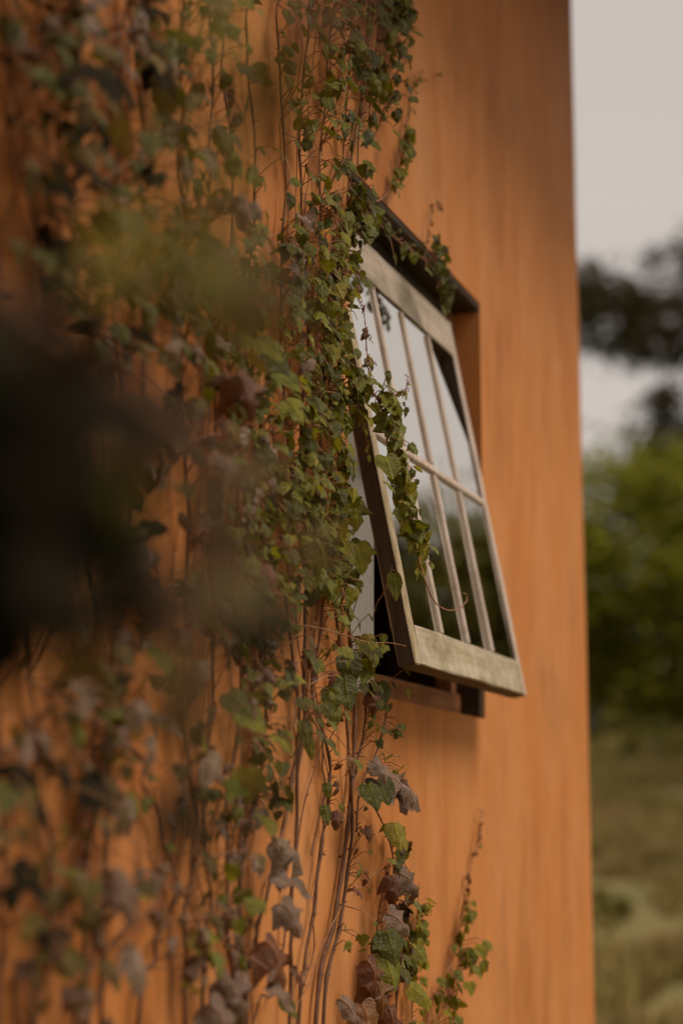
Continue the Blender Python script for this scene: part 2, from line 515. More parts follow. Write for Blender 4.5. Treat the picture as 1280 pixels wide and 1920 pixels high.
BUSH = ['low scrubby bush on the grass by the house corner', 'wide low bush a little above the small round one', 'yellowish bush halfway up the slope',
        'dry brownish bush near the foot of the bright tree', 'green bush at the foot of the big bright tree', 'small round bush, lowest on the slope']
for k, (b, d, h) in enumerate([(-10.9, 23, .4), (-8.6, 26, .45), (-10.2, 31, .55), (-8.8, 37, 1.0), (-10.8, 41, 1.5), (-8.0, 19.6, .28)]):
    x, y = polar(b, d)
    tree('bush', BUSH[k], x, y, h, h * .95, h * .9, 16, 60, T_OLIVE if k == 3 else T_BUSH, M_BARK, 40 + k, leaf=0.07, group='bushes on the slope')

# ------------------------------------------------------------------ the house
YC = 5.058                                  # the corner
OY0, OY1, OZ0, OZ1 = 2.962, 3.905, 0.228 + ZC, 1.155 + ZC
LT = 0.022                                   # lintel board thickness
WH = 2.66 + ZC                              # wall height
house = empty('house', (0, 2.0, 0))
tag(house, 'orange limewashed house with ivy on its wall and a tilted window', 'house')
HO = Vector((0, 2.0, 0))
def rel(p):
    return p - HO
def build_wall():
    rng = random.Random(3)
    ys = [-5, -2, 0, 1.0, 2.0, OY0, 3.2, 3.55, OY1, 4.3, 4.7, 4.95, YC]
    zs = [0, 0.4, 0.8, 1.1, 1.4, 1.6, OZ0]
    v = OZ0 + 0.05
    while v < OZ1 + LT - .02:
        zs.append(v); v += 0.05
    zs.append(OZ1 + LT)
    v = OZ1 + LT + .06
    while v < WH - .02:
        zs.append(v); v += 0.06
    zs.append(WH)
    T = 0.22
    bm = bmesh.new()
    def solid(i, j):
        if i < 0 or j < 0 or i >= len(ys) - 1 or j >= len(zs) - 1: return False
        return not (ys[i] >= OY0 - 1e-6 and ys[i + 1] <= OY1 + 1e-6 and zs[j] >= OZ0 - 1e-6 and zs[j + 1] <= OZ1 + LT + 1e-6)
    V = {}
    jity = [0.006 * mnoise.noise(Vector((z * 3.1, 0, 5))) + 0.004 * mnoise.noise(Vector((z * 11, 3, 1))) for z in zs]
    def vert(i, j, s):
        k = (i, j, s)
        if k not in V:
            yy = ys[i] + (jity[j] if i == len(ys) - 1 else 0)
            xx = (0.0 if s == 0 else -T) + (0.003 * mnoise.noise(Vector((ys[i] * 2, zs[j] * 2, 9))) if s == 0 and i not in (5, 8) else 0)
            V[k] = bm.verts.new(rel(Vector((xx, yy, zs[j]))))
        return V[k]
    for i in range(len(ys) - 1):
        for j in range(len(zs) - 1):
            if not solid(i, j): continue
            bm.faces.new([vert(i, j, 0), vert(i + 1, j, 0), vert(i + 1, j + 1, 0), vert(i, j + 1, 0)])
            bm.faces.new([vert(i, j, 1), vert(i, j + 1, 1), vert(i + 1, j + 1, 1), vert(i + 1, j, 1)])
            for di, dj, a, b in ((-1, 0, (i, j), (i, j + 1)), (1, 0, (i + 1, j + 1), (i + 1, j)), (0, -1, (i + 1, j), (i, j)), (0, 1, (i, j + 1), (i + 1, j + 1))):
                if not solid(i + di, j + dj):
                    bm.faces.new([vert(*a, 0), vert(*b, 0), vert(*b, 1), vert(*a, 1)])
    from_bm('wall', bm, M_WALL, house)
    T2 = T + 0.002
    for (x0, x1, y0, y1) in ((-6, -T2, YC - .23, YC - .006), (-6, -5.8, -5, YC - .232), (-5.798, -T2, -5, -4.8)):
        from_bm('wall', box_bm(x0, x1, y0 - 2, y1 - 2, 0, WH, 0.0), M_WALL, house)
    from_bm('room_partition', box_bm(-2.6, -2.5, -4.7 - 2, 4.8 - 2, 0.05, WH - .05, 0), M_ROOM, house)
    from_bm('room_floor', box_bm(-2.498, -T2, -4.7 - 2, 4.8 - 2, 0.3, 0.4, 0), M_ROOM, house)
    # eave: soffit boards under the tiles
    k = 0
    yy = -5.2
    YE = YC + .33                            # the unseen verge runs past the corner to shade the wall top
    while yy < YE - 0.02:
        y2 = min(yy + 0.32, YE)
        from_bm('eave_board', box_bm(-6.1, 0.70, yy - 2 + .003, y2 - 2 - .003, WH + .004, WH + .03, 0.002), M_EAVE, house)
        yy += 0.32
    from_bm('fascia', box_bm(0.702, 0.73, -5.2 - 2, YE - 2, WH - .28, WH + .15, 0.004), M_EAVE, house)  # out of view; dropped deep to shade the top of the wall
    bm = bmesh.new()
    pr = [(0.76, WH + .06), (-3.0, WH + 1.5), (-6.5, WH + .06), (-6.5, WH + .035), (-3.0, WH + 1.40), (0.695, WH + .035)]
    a = [bm.verts.new((x, -5.3 - 2, z)) for x, z in pr]
    b = [bm.verts.new((x, YE - 2 + .01, z)) for x, z in pr]
    for k in range(6):
        bm.faces.new([a[k], a[(k + 1) % 6], b[(k + 1) % 6], b[k]])
    bm.faces.new(a); bm.faces.new(b)
    from_bm('roof', bm, M_ROOF, house)
build_wall()

def build_window():
    rng = random.Random(8)
    cy = (OY0 + OY1) / 2
    # fixed frame deep in the opening (the window's own mesh): head and far jamb
    bm = box_bm(-.10, -.058, OY1 - .055, OY1 - .003, OZ0 + .003, OZ1 - .003, .003)
    b2 = box_bm(-.10, -.060, OY0 + .004, OY1 - .058, OZ1 - .06, OZ1 - .004, .003)
    for v in b2.verts: v.co = rel(v.co)
    for v in bm.verts: v.co = rel(v.co)
    win = from_bm('window', bm, M_FIXED, house)
    from_bm('head_rail', b2, M_LINTEL, win)
    win['label'] = 'old top hung window tilted open with eight panes and peeling frame'
    def part(name, mat, *b, bevel=.003, cuts=0, jit=0):
        return from_bm(name, box_bm(*b, bevel=bevel, fn=rel, cuts=cuts, jit=jit, rng=rng), mat, win)
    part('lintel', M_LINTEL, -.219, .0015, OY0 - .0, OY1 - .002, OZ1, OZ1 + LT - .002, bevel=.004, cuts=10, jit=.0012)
    part('reveal_shade_block', M_LINTEL, -.218, -.002, OY1 - .030, OY1 - .002, OZ0 + .002, OZ0 + .20, bevel=.003)  # dark block put in for the sash's shade on the lower reveal
    part('bottom_rail', M_FIXED, -.10, -.047, OY0 + .22, OY1 - .032, OZ0 + .001, OZ0 + .052, cuts=6, jit=.001)
    part('side_board', M_WHITE, -.10, -.020, OY0 + .002, 3.172, OZ0 + .003, .86 + ZC, cuts=4, jit=.0008)['label'] = 'white painted board beside the sash'
    # the sash, hung from its top edge, swung out at the bottom and a little out of square
    P0 = Vector((-.035, 0, 1.07 + ZC)); P1 = Vector((.110, 0, .273 + ZC))
    vd = P1 - P0
    L = vd.length
    vd.normalize()
    nn = Vector((-vd.z, 0, vd.x))
    def sp(c):                              # (w, y, v) -> world
        wv, yy, v = c
        return rel(P0 + vd * v + nn * wv + Vector((0, yy + (v - .81) * 0.052, 0)))
    def sash(name, mat, w0, w1, y0, y1, v0, v1, bevel=.0025, cuts=0, jit=0):
        o = from_bm(name, box_bm(w0, w1, y0, y1, v0, v1, bevel=bevel, fn=sp, cuts=cuts, jit=jit, rng=rng), mat, win)
        if name in ('sash_stile', 'sash_rail'):          # edge faces take the darker wood
            o.data.materials.append(M_EDGE)
            for pl in o.data.polygons:
                if abs(pl.normal.dot(nn)) < .35: pl.material_index = 1
        return o
    Y0, Y1 = 3.006, 3.842
    sash('sash_stile', M_STILE, -.034, 0, Y0, Y0 + .030, -.038, L, cuts=8, jit=.0008)
    sash('sash_stile', M_BAR, -.034, 0, Y1 - .030, Y1, -.038, L, cuts=8, jit=.0008)
    sash('sash_rail', M_TOPRAIL, -.034, .001, Y0 + .031, Y1 - .035, -.038, .050, cuts=8, jit=.001)['label'] = 'pale grey top rail of the sash'
    sash('sash_rail', M_RAIL, -.034, .002, Y0 + .031, Y1 - .035, L - .073, L, cuts=8, jit=.001)['label'] = 'stained broad bottom rail of the sash'
    sash('glazing_bar', M_BAR, -.028, .002, Y0 + .031, Y1 - .036, .377, .393, cuts=6, jit=.0005)
    ym = [3.226, 3.416, 3.606]
    for yy in ym:
        sash('muntin', M_BAR, -.028, .001, yy - .0075, yy + .0075, .055, .374)
        sash('muntin', M_BAR, -.028, .001, yy - .0075, yy + .0075, .395, L - .074)
    ed = [Y0 + .030] + ym + [Y1 - .032]
    for r, (va, vb) in enumerate(((.050, .380), (.390, L - .070))):
        for c in range(4):
            ya, yb = ed[c] + (0 if c == 0 else .004), ed[c + 1] - (0 if c == 3 else .004)
            tw = Vector((rng.uniform(-.003, .003), rng.uniform(-.003, .003)))   # each old pane sits a little differently
            if r == 0 and c == 3:
                poly = [(ya, va + .015), (ya, vb), (yb, vb), (yb, va + .215), (ya + .012, va + .015)]   # a corner of this pane is gone
            else:
                poly = [(ya, va), (ya, vb), (yb, vb), (yb, va)]
            bm = bmesh.new()
            f, b = [], []
            for (yy, v) in poly:
                dw = tw.x * (yy - ya) * 2 + tw.y * (v - va) * 2
                f.append(bm.verts.new(sp((-.005 + dw, yy, v))))
                b.append(bm.verts.new(sp((-.008 + dw, yy, v))))
            bm.faces.new(f); bm.faces.new(b[::-1])
            for k in range(len(poly)):
                j = (k + 1) % len(poly)
                bm.faces.new([f[k], b[k], b[j], f[j]])
            from_bm('pane', bm, M_GLASS, win)
    return sp
build_window()

# ------------------------------------------------------------------ ivy
OUT = {
    'lobed': [(.00, .00), (.13, -.09), (.30, -.08), (.43, .03), (.49, .18), (.62, .40), (.46, .42), (.37, .50), (.36, .62), (.24, .72), (.15, .87), (.0, 1.0)],
    'heart': [(.00, .00), (.14, -.10), (.31, -.09), (.44, .03), (.49, .19), (.47, .36), (.41, .51), (.32, .65), (.22, .78), (.12, .90), (.05, .97), (.0, 1.0)],
    'three': [(.00, .00), (.16, -.11), (.35, -.10), (.50, .02), (.60, .20), (.80, .46), (.58, .44), (.36, .40), (.30, .55), (.36, .70), (.19, .84), (.0, 1.06)],
    'narrow': [(.00, .00), (.08, -.05), (.18, -.03), (.26, .07), (.30, .21), (.29, .38), (.25, .53), (.19, .67), (.13, .79), (.07, .90), (.03, .97), (.0, 1.0)],
}
LEAVES = {}
def leaf_mesh(shape, fold, droop, crumple, seed):
    rng = random.Random(seed)
    half = OUT[shape]
    n = len(half)
    ph = [rng.uniform(0, 6.28) for _ in range(4)]
    def pt(x, y):
        z = -fold * abs(x) * 1.2 + .25 * fold * abs(x) ** .5 - droop * y * y
        z += crumple * (.10 * math.sin(7 * x + ph[0]) * math.cos(6 * y + ph[1]) + .08 * math.sin(13 * y + ph[2] + 5 * x)) * (abs(x) * 1.5 + .25)
        yy = y * (1 - .25 * abs(droop) * max(y, 0))
        xx = x * (1 - .28 * abs(fold)) * (1 + .0 * y)
        return Vector((xx, yy, z))
    vs, fs, uv = [], [], []
    def add(x, y):
        vs.append(pt(x, y)); uv.append((x * .5 + .5, y)); return len(vs) - 1
    spine = [add(0, half[0][1] + (half[-1][1] - half[0][1]) * k / (n - 1)) for k in range(n)]
    for s in (-1, 1):
        asym = 1 + s * rng.uniform(-.08, .08)
        rim, midl = [spine[0]], [spine[0]]
        for k in range(1, n - 1):
            x, y = half[k]
            tooth = 1 + rng.uniform(-.05, .05)
            rim.append(add(s * x * asym * tooth, y))
            sy = half[0][1] + (half[-1][1] - half[0][1]) * k / (n - 1)
            midl.append(add(s * x * asym * .5, (y + sy) / 2))
        rim.append(spine[-1]); midl.append(spine[-1])
        for k in range(n - 1):
            for a, b in ((spine, midl), (midl, rim)):
                q = [a[k], a[k + 1], b[k + 1], b[k]]
                q2 = []
                for i in q:
                    if i not in q2: q2.append(i)
                if len(q2) >= 3:
                    fs.append(tuple(q2 if s < 0 else q2[::-1]))
    me = mesh('leaf', vs, fs, True)
    ul = me.uv_layers.new(name='UVMap')
    for lp in me.loops:
        ul.data[lp.index].uv = uv[lp.vertex_index]
    return me
def leaves_of(kind, shape):
    key = (kind, shape)
    if key not in LEAVES:
        out = []
        for k in range(4):
            if kind in 'pr':
                me = leaf_mesh(shape, [.55, .85, -.6, .75][k], [.45, .75, .3, .95][k], 1.6, 100 + k)
            else:
                me = leaf_mesh(shape, [.15, .4, .25, -.2][k], [.15, .3, .45, .1][k], .55, 200 + k)
            me.materials.append(LM[kind])
            out.append(me)
        LEAVES[key] = out
    return LEAVES[key]

def catmull(pts, sub):
    res = []
    n = len(pts)
    for i in range(n - 1):
        p0 = pts[max(i - 1, 0)]; p1 = pts[i]; p2 = pts[i + 1]; p3 = pts[min(i + 2, n - 1)]
        for k in range(sub):
            t = k / sub
            res.append(.5 * ((2 * p1) + (p2 - p0) * t + (2 * p0 - 5 * p1 + 4 * p2 - p3) * t * t + (3 * p1 - p0 - 3 * p2 + p3) * t ** 3))
    res.append(pts[-1])
    return res

class Vine:
    def __init__(self, label, base, seed, group='ivy vines climbing the orange wall', name='ivy_vine'):
        self.root = empty(name, base)
        tag(self.root, label, 'vine', group)
        self.base = Vector(base)
        self.rng = random.Random(seed)
        self.nleaf = 0
    def stem(self, pts, r0, r1, mat=None, wig=.004, sub=7, nodes=True, keep=False):
        """pts in the world, first = thick end"""
        rng = self.rng
        c = catmull(pts, sub)
        ph = rng.uniform(0, 50)
        out = []
        for i, p in enumerate(c):
            q = p + Vector((0, mnoise.noise(Vector((ph, i * .35, 0))), .3 * mnoise.noise(Vector((ph + 9, i * .35, 2))))) * wig * 1.6
            out.append(q)
        n = len(out)
        rad = [(r0 + (r1 - r0) * i / (n - 1)) * (1.35 if nodes and i % 4 == 0 else 1) for i in range(n)]
        vs, fs = [], []
        tube(vs, fs, [q - self.base for q in out], rad, 5)
        if nodes:                            # little rootlets and bud stubs
            for i in range(2, n - 1, 2):
                d = Vector((rng.uniform(-.6, .8), rng.uniform(-1, 1), rng.uniform(-.4, .8))).normalized() * rng.uniform(.004, .011)
                tube(vs, fs, [out[i] - self.base, out[i] + d - self.base], [rad[i] * .6, rad[i] * .35], 4)
        link('stem', mesh('stem', vs, fs, True), mat or M_STEM, self.root)
        return out
    def leaf(self, p, size, kind, shape, nrm, tip, name='leaf'):
        n = nrm.normalized()
        t = tip - n * tip.dot(n)
        if t.length < .05: t = Vector((0, .3, -1)) - n * Vector((0, .3, -1)).dot(n)
        t.normalize()
        x = t.cross(n)
        me = self.rng.choice(leaves_of(kind, shape))
        if size > .05: size = .05 + (size - .05) * .6
        o = bpy.data.objects.new(name, me)
        COL.objects.link(o)
        o.parent = self.root
        m = Matrix((( x.x, t.x, n.x, 0), (x.y, t.y, n.y, 0), (x.z, t.z, n.z, 0), (0, 0, 0, 1)))
        sc = Matrix.Diagonal((size * self.rng.uniform(.9, 1.1), size, size, 1))
        o.matrix_local = Matrix.Translation(p - self.base) @ m @ sc
        if kind in LNAME: o['label'] = LNAME[kind]
        self.nleaf += 1
        return o
    def foliate(self, line, n, kinds, size=(.028, .05), reach=(.02, .055), y0=None, y1=None, jitter=.02, up=.45, shapes=None, tipw=(.25, -.15, -1), cam=.5, side=.8, sz=.65, more=1.60):
        """leaves on thin stalks along a stem; all stalks are one mesh of the vine"""
        rng = self.rng
        vs, fs = [], []
        ll = [p for p in line if (y0 is None or p.z <= y0) and (y1 is None or p.z >= y1)]
        if len(ll) < 2: return
        shapes = shapes or (('heart', 6), ('lobed', 3), ('three', 1), ('narrow', 3))
        sh = [s for s, k in shapes for _ in range(k)]
        for k in range(round(n * more)):
            f = rng.random() * (len(ll) - 1)
            i = int(f)
            p = ll[i].lerp(ll[min(i + 1, len(ll) - 1)], f - i)
            kd = rng.choice(kinds)
            s = sz * rng.uniform(*size) * (1.2 if kd in 'pr' else 1) * (.6 if rng.random() < .3 else 1) * (1.3 if rng.random() < .08 else 1)
            d = Vector((rng.uniform(.25, 1.0), rng.uniform(-.9, side), rng.uniform(-.35, .75))).normalized() * rng.uniform(*reach)
            q = p + d + Vector((0, rng.gauss(0, jitter), rng.gauss(0, jitter)))
            q.x = max(q.x, .010)
            tube(vs, fs, [p - self.base, p.lerp(q, .55) + Vector((.002, 0, .006)) - self.base, q - self.base], [.0011, .0009, .0007], 4)
            nr = Vector((.8 + rng.gauss(0, .4), -cam * .45 + rng.gauss(0, .55), up * .9 + rng.gauss(0, .5)))
            tp = Vector((tipw[0] + rng.gauss(0, .35), tipw[1] + rng.gauss(0, .45), tipw[2] + rng.gauss(0, .3)))
            self.leaf(q, s, kd, rng.choice(sh), nr, tp)
        link('leaf_stalks', mesh('leaf_stalks', vs, fs), M_SHOOT, self.root)['kind'] = 'stuff'

def W(path, off=.008, ground=False):
    """photo polyline (bottom first) -> points on the wall"""
    pts = []
    for q in path:
        o = q[2] if len(q) > 2 else off
        pts.append(onwall(q[0], q[1], o))
    if ground:
        g = pts[0].copy()
        pts = [Vector((.03, g.y - .05, -.02)), Vector((.015, g.y - .02, g.z * .5))] + pts
    return pts
def zpx(y):
    """height on the wall of photo row y near the ivy's right edge (about x 600)"""
    return onwall(600, y).z

seed = 1000
def V(label, path0, **kw):
    global seed
    seed += 1
    p = onwall(path0[0], path0[1])
    return Vine(label, (0.0, p.y, 0.0), seed, **kw)

# --- the strand along the window's left edge
v = V('long ivy strand climbing right along the window opening, bright green leaves', (640, 1650))
a = v.stem(W([(590, 1935), (628, 1720), (650, 1560), (664, 1400), (660, 1250), (646, 1080), (636, 900), (634, 700), (640, 520), (655, 330), (680, 160), (705, -40)], .012, True), .0042, .0018)
b = v.stem(W([(605, 1935), (640, 1720), (660, 1540), (652, 1390), (640, 1240), (618, 1050), (622, 850), (614, 640), (626, 420)], .016, True), .0036, .0014)
v.foliate(a, 40, 'ggyg', (.026, .046), y0=zpx(500), y1=zpx(900), jitter=.010, reach=(.012, .030), side=.2)
v.foliate(a, 14, 'ggyg', (.026, .042), y0=zpx(900), y1=zpx(1120), jitter=.008, reach=(.010, .025), side=.2)
v.foliate(b, 92, 'ggyyd', (.022, .042), y0=zpx(420), y1=zpx(1180), jitter=.014, reach=(.012, .035), side=.3)
v.foliate(a, 14, 'ggd', (.03, .05), y0=zpx(1120), y1=zpx(1300))
v.foliate(b, 10, 'ggr', (.022, .034), y0=zpx(1580), y1=zpx(1800))
v.foliate(a, 44, 'gdg', (.03, .05), y0=zpx(310), y1=zpx(500), jitter=.018)

# --- top curtain above the lintel's left end
v = V('dense dark green ivy curtain above the left end of lintel', (700, 120))
for x0, x1, y1 in ((745, 728, 130), (712, 690, 230), (690, 668, 320), (660, 640, 330), (735, 715, 70)):
    a = v.stem(W([(x0 + 5, -60), (x0, 20), ((x0 + x1) / 2, y1 * .55), (x1, y1)], .014), .0022, .0011)
    v.foliate(a, 34, 'dgdgd', (.030, .052), jitter=.012, reach=(.012, .04), y1=onwall(x1, y1 - 20).z)
v.foliate(W([(690, 180), (735, 150), (700, 260)], .02), 18, 'dg', (.026, .04), jitter=.02)
for (x, y, s) in ((690, 262, .034), (682, 300, .036)):
    v.leaf(onwall(x, y, .03), s, 'g', 'narrow', Vector((.6, -.6, .5)), Vector((.5, .6, -1)))

# --- thin sprig on the bare wall above the lintel
v = V('thin ivy sprig with curled tip on bare wall above the lintel', (760, 240))
a = v.stem(W([(668, 372), (705, 378), (735, 350), (752, 300), (762, 230), (772, 170), (785, 145), (792, 137), (783, 134), (776, 146)], .012), .0018, .0008, M_SHOOT, wig=.002)
v.foliate(a, 26, 'ggy', (.024, .042), jitter=.010, reach=(.008, .022), y0=onwall(760, 250).z, y1=onwall(720, 372).z)
v.foliate(a, 9, 'gy', (.010, .018), jitter=.004, reach=(.005, .012), y0=onwall(770, 140).z, y1=onwall(760, 250).z)
a = v.stem(W([(610, 190), (660, 165), (700, 152), (745, 150), (790, 154), (820, 142), (846, 132)], .018), .0013, .0006, M_SHOOT, wig=.002)
v.foliate(a, 10, 'y', (.008, .015), jitter=.003, reach=(.004, .010))

# --- along the lintel
v = V('dark green ivy trailing along the rotten lintel board', (740, 440))
a = v.stem(W([(655, 335), (680, 385), (715, 425), (760, 462), (795, 486), (815, 492), (822, 530), (828, 570)], .022), .0018, .0009, M_SHOOT, wig=.003)
v.foliate(a, 46, 'ddgd', (.026, .044), jitter=.018, reach=(.008, .03), tipw=(.1, .1, -1))
b = v.stem(W([(793, 486), (800, 450), (803, 415), (808, 394), (818, 384), (823, 390)], .014), .0011, .0006, M_SHOOT, wig=.001)
v.foliate(b, 8, 'gr', (.008, .013), jitter=.003, reach=(.003, .009))
v.foliate(W([(808, 455), (815, 480), (826, 540), (830, 575)], .02), 16, 'dgd', (.026, .04), jitter=.010, reach=(.008, .02))
v.leaf(onwall(668, 405, .03), .04, 'r', 'lobed', Vector((.7, -.6, .3)), Vector((0, .2, -1)))

# --- draped over the open sash
v = V('bright green ivy shoot draped over the left stile of sash', (700, 760))
a = v.stem(W([(650, 742, .03), (675, 730, .05), (705, 745, .06), (722, 800, .075), (730, 870, .09), (738, 930, .10), (752, 980, .115), (775, 1020, .125), (790, 1060, .13)], .05), .0020, .0010, M_SHOOT, wig=.003)
v.foliate(a, 62, 'gyg', (.032, .052), jitter=.014, reach=(.010, .032), y0=onwall(700, 740, .06).z, y1=onwall(745, 950, .1).z, cam=.55)
v.foliate(a, 13, 'yg', (.036, .056), jitter=.012, reach=(.010, .03), y1=onwall(790, 1050, .13).z, y0=onwall(750, 960, .11).z)
v.leaf(onwall(722, 856, .11), .046, 'g', 'heart', Vector((.5, -.75, .45)), Vector((.2, 0, -1)))
v.leaf(onwall(745, 880, .11), .046, 'y', 'heart', Vector((.6, -.7, .35)), Vector((.3, 0, -1)))
v.leaf(onwall(768, 980, .13), .044, 'g', 'heart', Vector((.3, -.8, .6)), Vector((.5, 0, -1)))
v.leaf(onwall(782, 1010, .13), .042, 'y', 'heart', Vector((.5, -.8, .4)), Vector((.6, 0, -1)))
v.leaf(onwall(786, 1050, .13), .036, 'y', 'narrow', Vector((.5, -.8, .3)), Vector((.2, .1, -1)))
v.leaf(onwall(738, 1075, .09), .050, 'g', 'narrow', Vector((.5, -.8, .2)), Vector((.0, .1, -1)))
v.foliate(a, 40, 'gygd', (.026, .040), jitter=.022, reach=(.012, .045), y0=onwall(690, 735, .06).z, y1=onwall(752, 1010, .1).z)
b = v.stem(W([(700, 735, .06), (690, 690, .065), (686, 640, .06), (684, 600, .055), (672, 560, .05), (664, 540, .04)], .05), .0012, .0006, M_SHOOT, wig=.002)
v.foliate(b, 12, 'pry', (.012, .022), jitter=.004, reach=(.005, .012))
b = v.stem(W([(715, 735, .07), (740, 742, .08), (757, 738, .08), (762, 722, .08), (764, 706, .08), (758, 704, .08)], .05), .0011, .0006, M_SHOOT, wig=.001)
v.foliate(b, 7, 'y', (.009, .016), jitter=.002, reach=(.004, .008))
b = v.stem(W([(785, 1045, .14), (795, 1085, .15), (812, 1125, .155), (835, 1143, .16), (858, 1142, .16), (873, 1128, .16), (875, 1115, .16), (868, 1112, .16)], .05), .0014, .0007, M_SHOOT, wig=.001)
b = v.stem(W([(668, 770, .05), (680, 800, .05), (688, 830, .05), (686, 850, .05)], .05), .0010, .0006, M_SHOOT, wig=.001)
v.foliate(b, 5, 'y', (.02, .034), jitter=.004, reach=(.004, .008), shapes=(('narrow', 1),))
b = v.stem(W([(735, 1060, .08), (722, 1105, .06), (705, 1135, .04), (698, 1165, .03)], .05), .0012, .0006, M_SHOOT, wig=.001)

# --- red tendril
v = V('thin reddish tendril with tiny leaves reaching toward the sash corner', (540, 1168))
a = v.stem(W([(505, 1160, .03), (540, 1168, .04), (600, 1178, .05), (650, 1192, .06), (690, 1204, .07), (735, 1206, .08), (778, 1216, .10)], .05), .0013, .0007, M_SHOOT, wig=.001)
for x, y in ((702, 1212), (722, 1218), (752, 1216), (766, 1222), (560, 1180)):
    v.leaf(onwall(x, y - 8, .08), .017, 'y', 'lobed', Vector((.5, -.8, .3)), Vector((-.5, .2, -1)))
    v.rng.random()

# --- tail below the window's left corner
v = V('ivy tail with large round leaves below the window corner', (690, 1340))
a = v.stem(W([(658, 1480), (672, 1420), (684, 1350), (682, 1280), (672, 1210)], .012), .0022, .0012)
b = v.stem(W([(690, 1450), (712, 1390), (722, 1340), (720, 1285)], .012), .0017, .0010)
v.foliate(a, 18, 'gyd', (.026, .040), jitter=.010, y1=zpx(1420))
v.foliate(b, 5, 'yd', (.024, .034), jitter=.008)
for x, y, s, k, sh in ((655, 1248, .062, 'd', 'heart'), (645, 1292, .060, 'd', 'heart'), (622, 1310, .045, 'g', 'heart'), (625, 1345, .036, 'g', 'heart'),
                   (700, 1318, .040, 'r', 'heart'), (712, 1300, .050, 'd', 'heart'), (668, 1040, .060, 'y', 'lobed'), (662, 955, .060, 'y', 'three'), (690, 1210, .04, 'y', 'lobed')):
    v.leaf(onwall(x, y - 20, .04), s, k, sh, Vector((.65, -.7, .25)), Vector((.1, .1, -1)))

# --- purple leaves below the window
v = V('shoot with big curled purple grey leaves under the window', (710, 1480))
a = v.stem(W([(668, 1560), (672, 1500), (684, 1455), (700, 1432), (725, 1450)], .02), .0020, .0011)
for x, y, s, k, sh, tx in ((700, 1424, .045, 'p', 'heart', .2), (706, 1462, .065, 'd', 'heart', -.1), (722, 1450, .085, 'p', 'three', .6), (748, 1470, .075, 'p', 'lobed', .8),
                           (690, 1470, .05, 'd', 'heart', .0), (735, 1478, .06, 'p', 'heart', .3)):
    v.leaf(onwall(x, y, .06), s, k, sh, Vector((.45, -.55, .75)), Vector((.2, tx, -.8)))
v.foliate(a, 6, 'gd', (.022, .032), jitter=.008)

# --- clump low under the window
v = V('leafy ivy clump with rust brown leaves low under the window', (735, 1700))
a = v.stem(W([(742, 1935), (748, 1800), (740, 1690), (735, 1600), (715, 1540), (692, 1500)], .016, True), .0026, .0012)
b = v.stem(W([(690, 1935), (700, 1800), (712, 1700), (728, 1620)], .016, True), .0022, .0012)
v.foliate(a, 60, 'gdygpd', (.028, .050), jitter=.020, reach=(.012, .042), y0=onwall(740, 1560).z)
v.foliate(b, 34, 'grdrp', (.032, .055), jitter=.018, y0=onwall(700, 1660).z)
for x, y, s, k, sh, ty in ((738, 1545, .05, 'y', 'heart', 0), (735, 1640, .05, 'r', 'lobed', 0), (752, 1635, .06, 'p', 'lobed', .7), (730, 1710, .065, 'p', 'lobed', .8), (725, 1745, .07, 'd', 'lobed', 0),
                       (722, 1790, .075, 'g', 'heart', 0), (690, 1800, .08, 'r', 'lobed', .3), (700, 1830, .08, 'r', 'three', .3), (640, 1870, .075, 'p', 'narrow', .5), (770, 1850, .055, 'y', 'heart', .8),
                       (680, 1880, .075, 'r', 'heart', 0), (730, 1890, .07, 'r', 'lobed', 0)):
    v.leaf(onwall(x, y, .055), s, k, sh, Vector((.55, -.6, .5)), Vector((.2, ty, -.9)))
c = v.stem(W([(640, 1700, .03), (610, 1760, .03), (585, 1830, .03), (560, 1880, .03)], .03), .0012, .0008, M_SHOOT)
c = v.stem(W([(735, 1620, .03), (700, 1640, .03), (668, 1670, .03)], .03), .0012, .0008, M_SHOOT)

# --- two young sprigs to the right of it
v = V('pale young ivy sprig close beside the rust brown clump', (778, 1760))
a = v.stem(W([(772, 1935), (776, 1830), (780, 1740), (784, 1670), (786, 1655)], .012, True), .0018, .0008, M_SHOOT)
v.foliate(a, 44, 'ygyg', (.026, .040), jitter=.011, reach=(.010, .026), y0=onwall(782, 1690).z)
v = V('pointed young ivy sprig standing alone on the bare wall', (860, 1760))
a = v.stem(W([(800, 1935), (828, 1860), (852, 1770), (868, 1690), (880, 1630), (893, 1580), (898, 1540), (903, 1522), (897, 1520)], .012, True), .0020, .0008, M_SHOOT)
v.foliate(a, 52, 'gygg', (.028, .044), jitter=.014, reach=(.010, .030), y0=onwall(870, 1690).z)
v.foliate(a, 9, 'yr', (.014, .022), jitter=.005, reach=(.006, .012), y0=onwall(895, 1540).z, y1=onwall(866, 1700).z)
v.foliate(W([(815, 1930), (850, 1830), (870, 1760)], .02), 24, 'gyg', (.030, .048), jitter=.014)

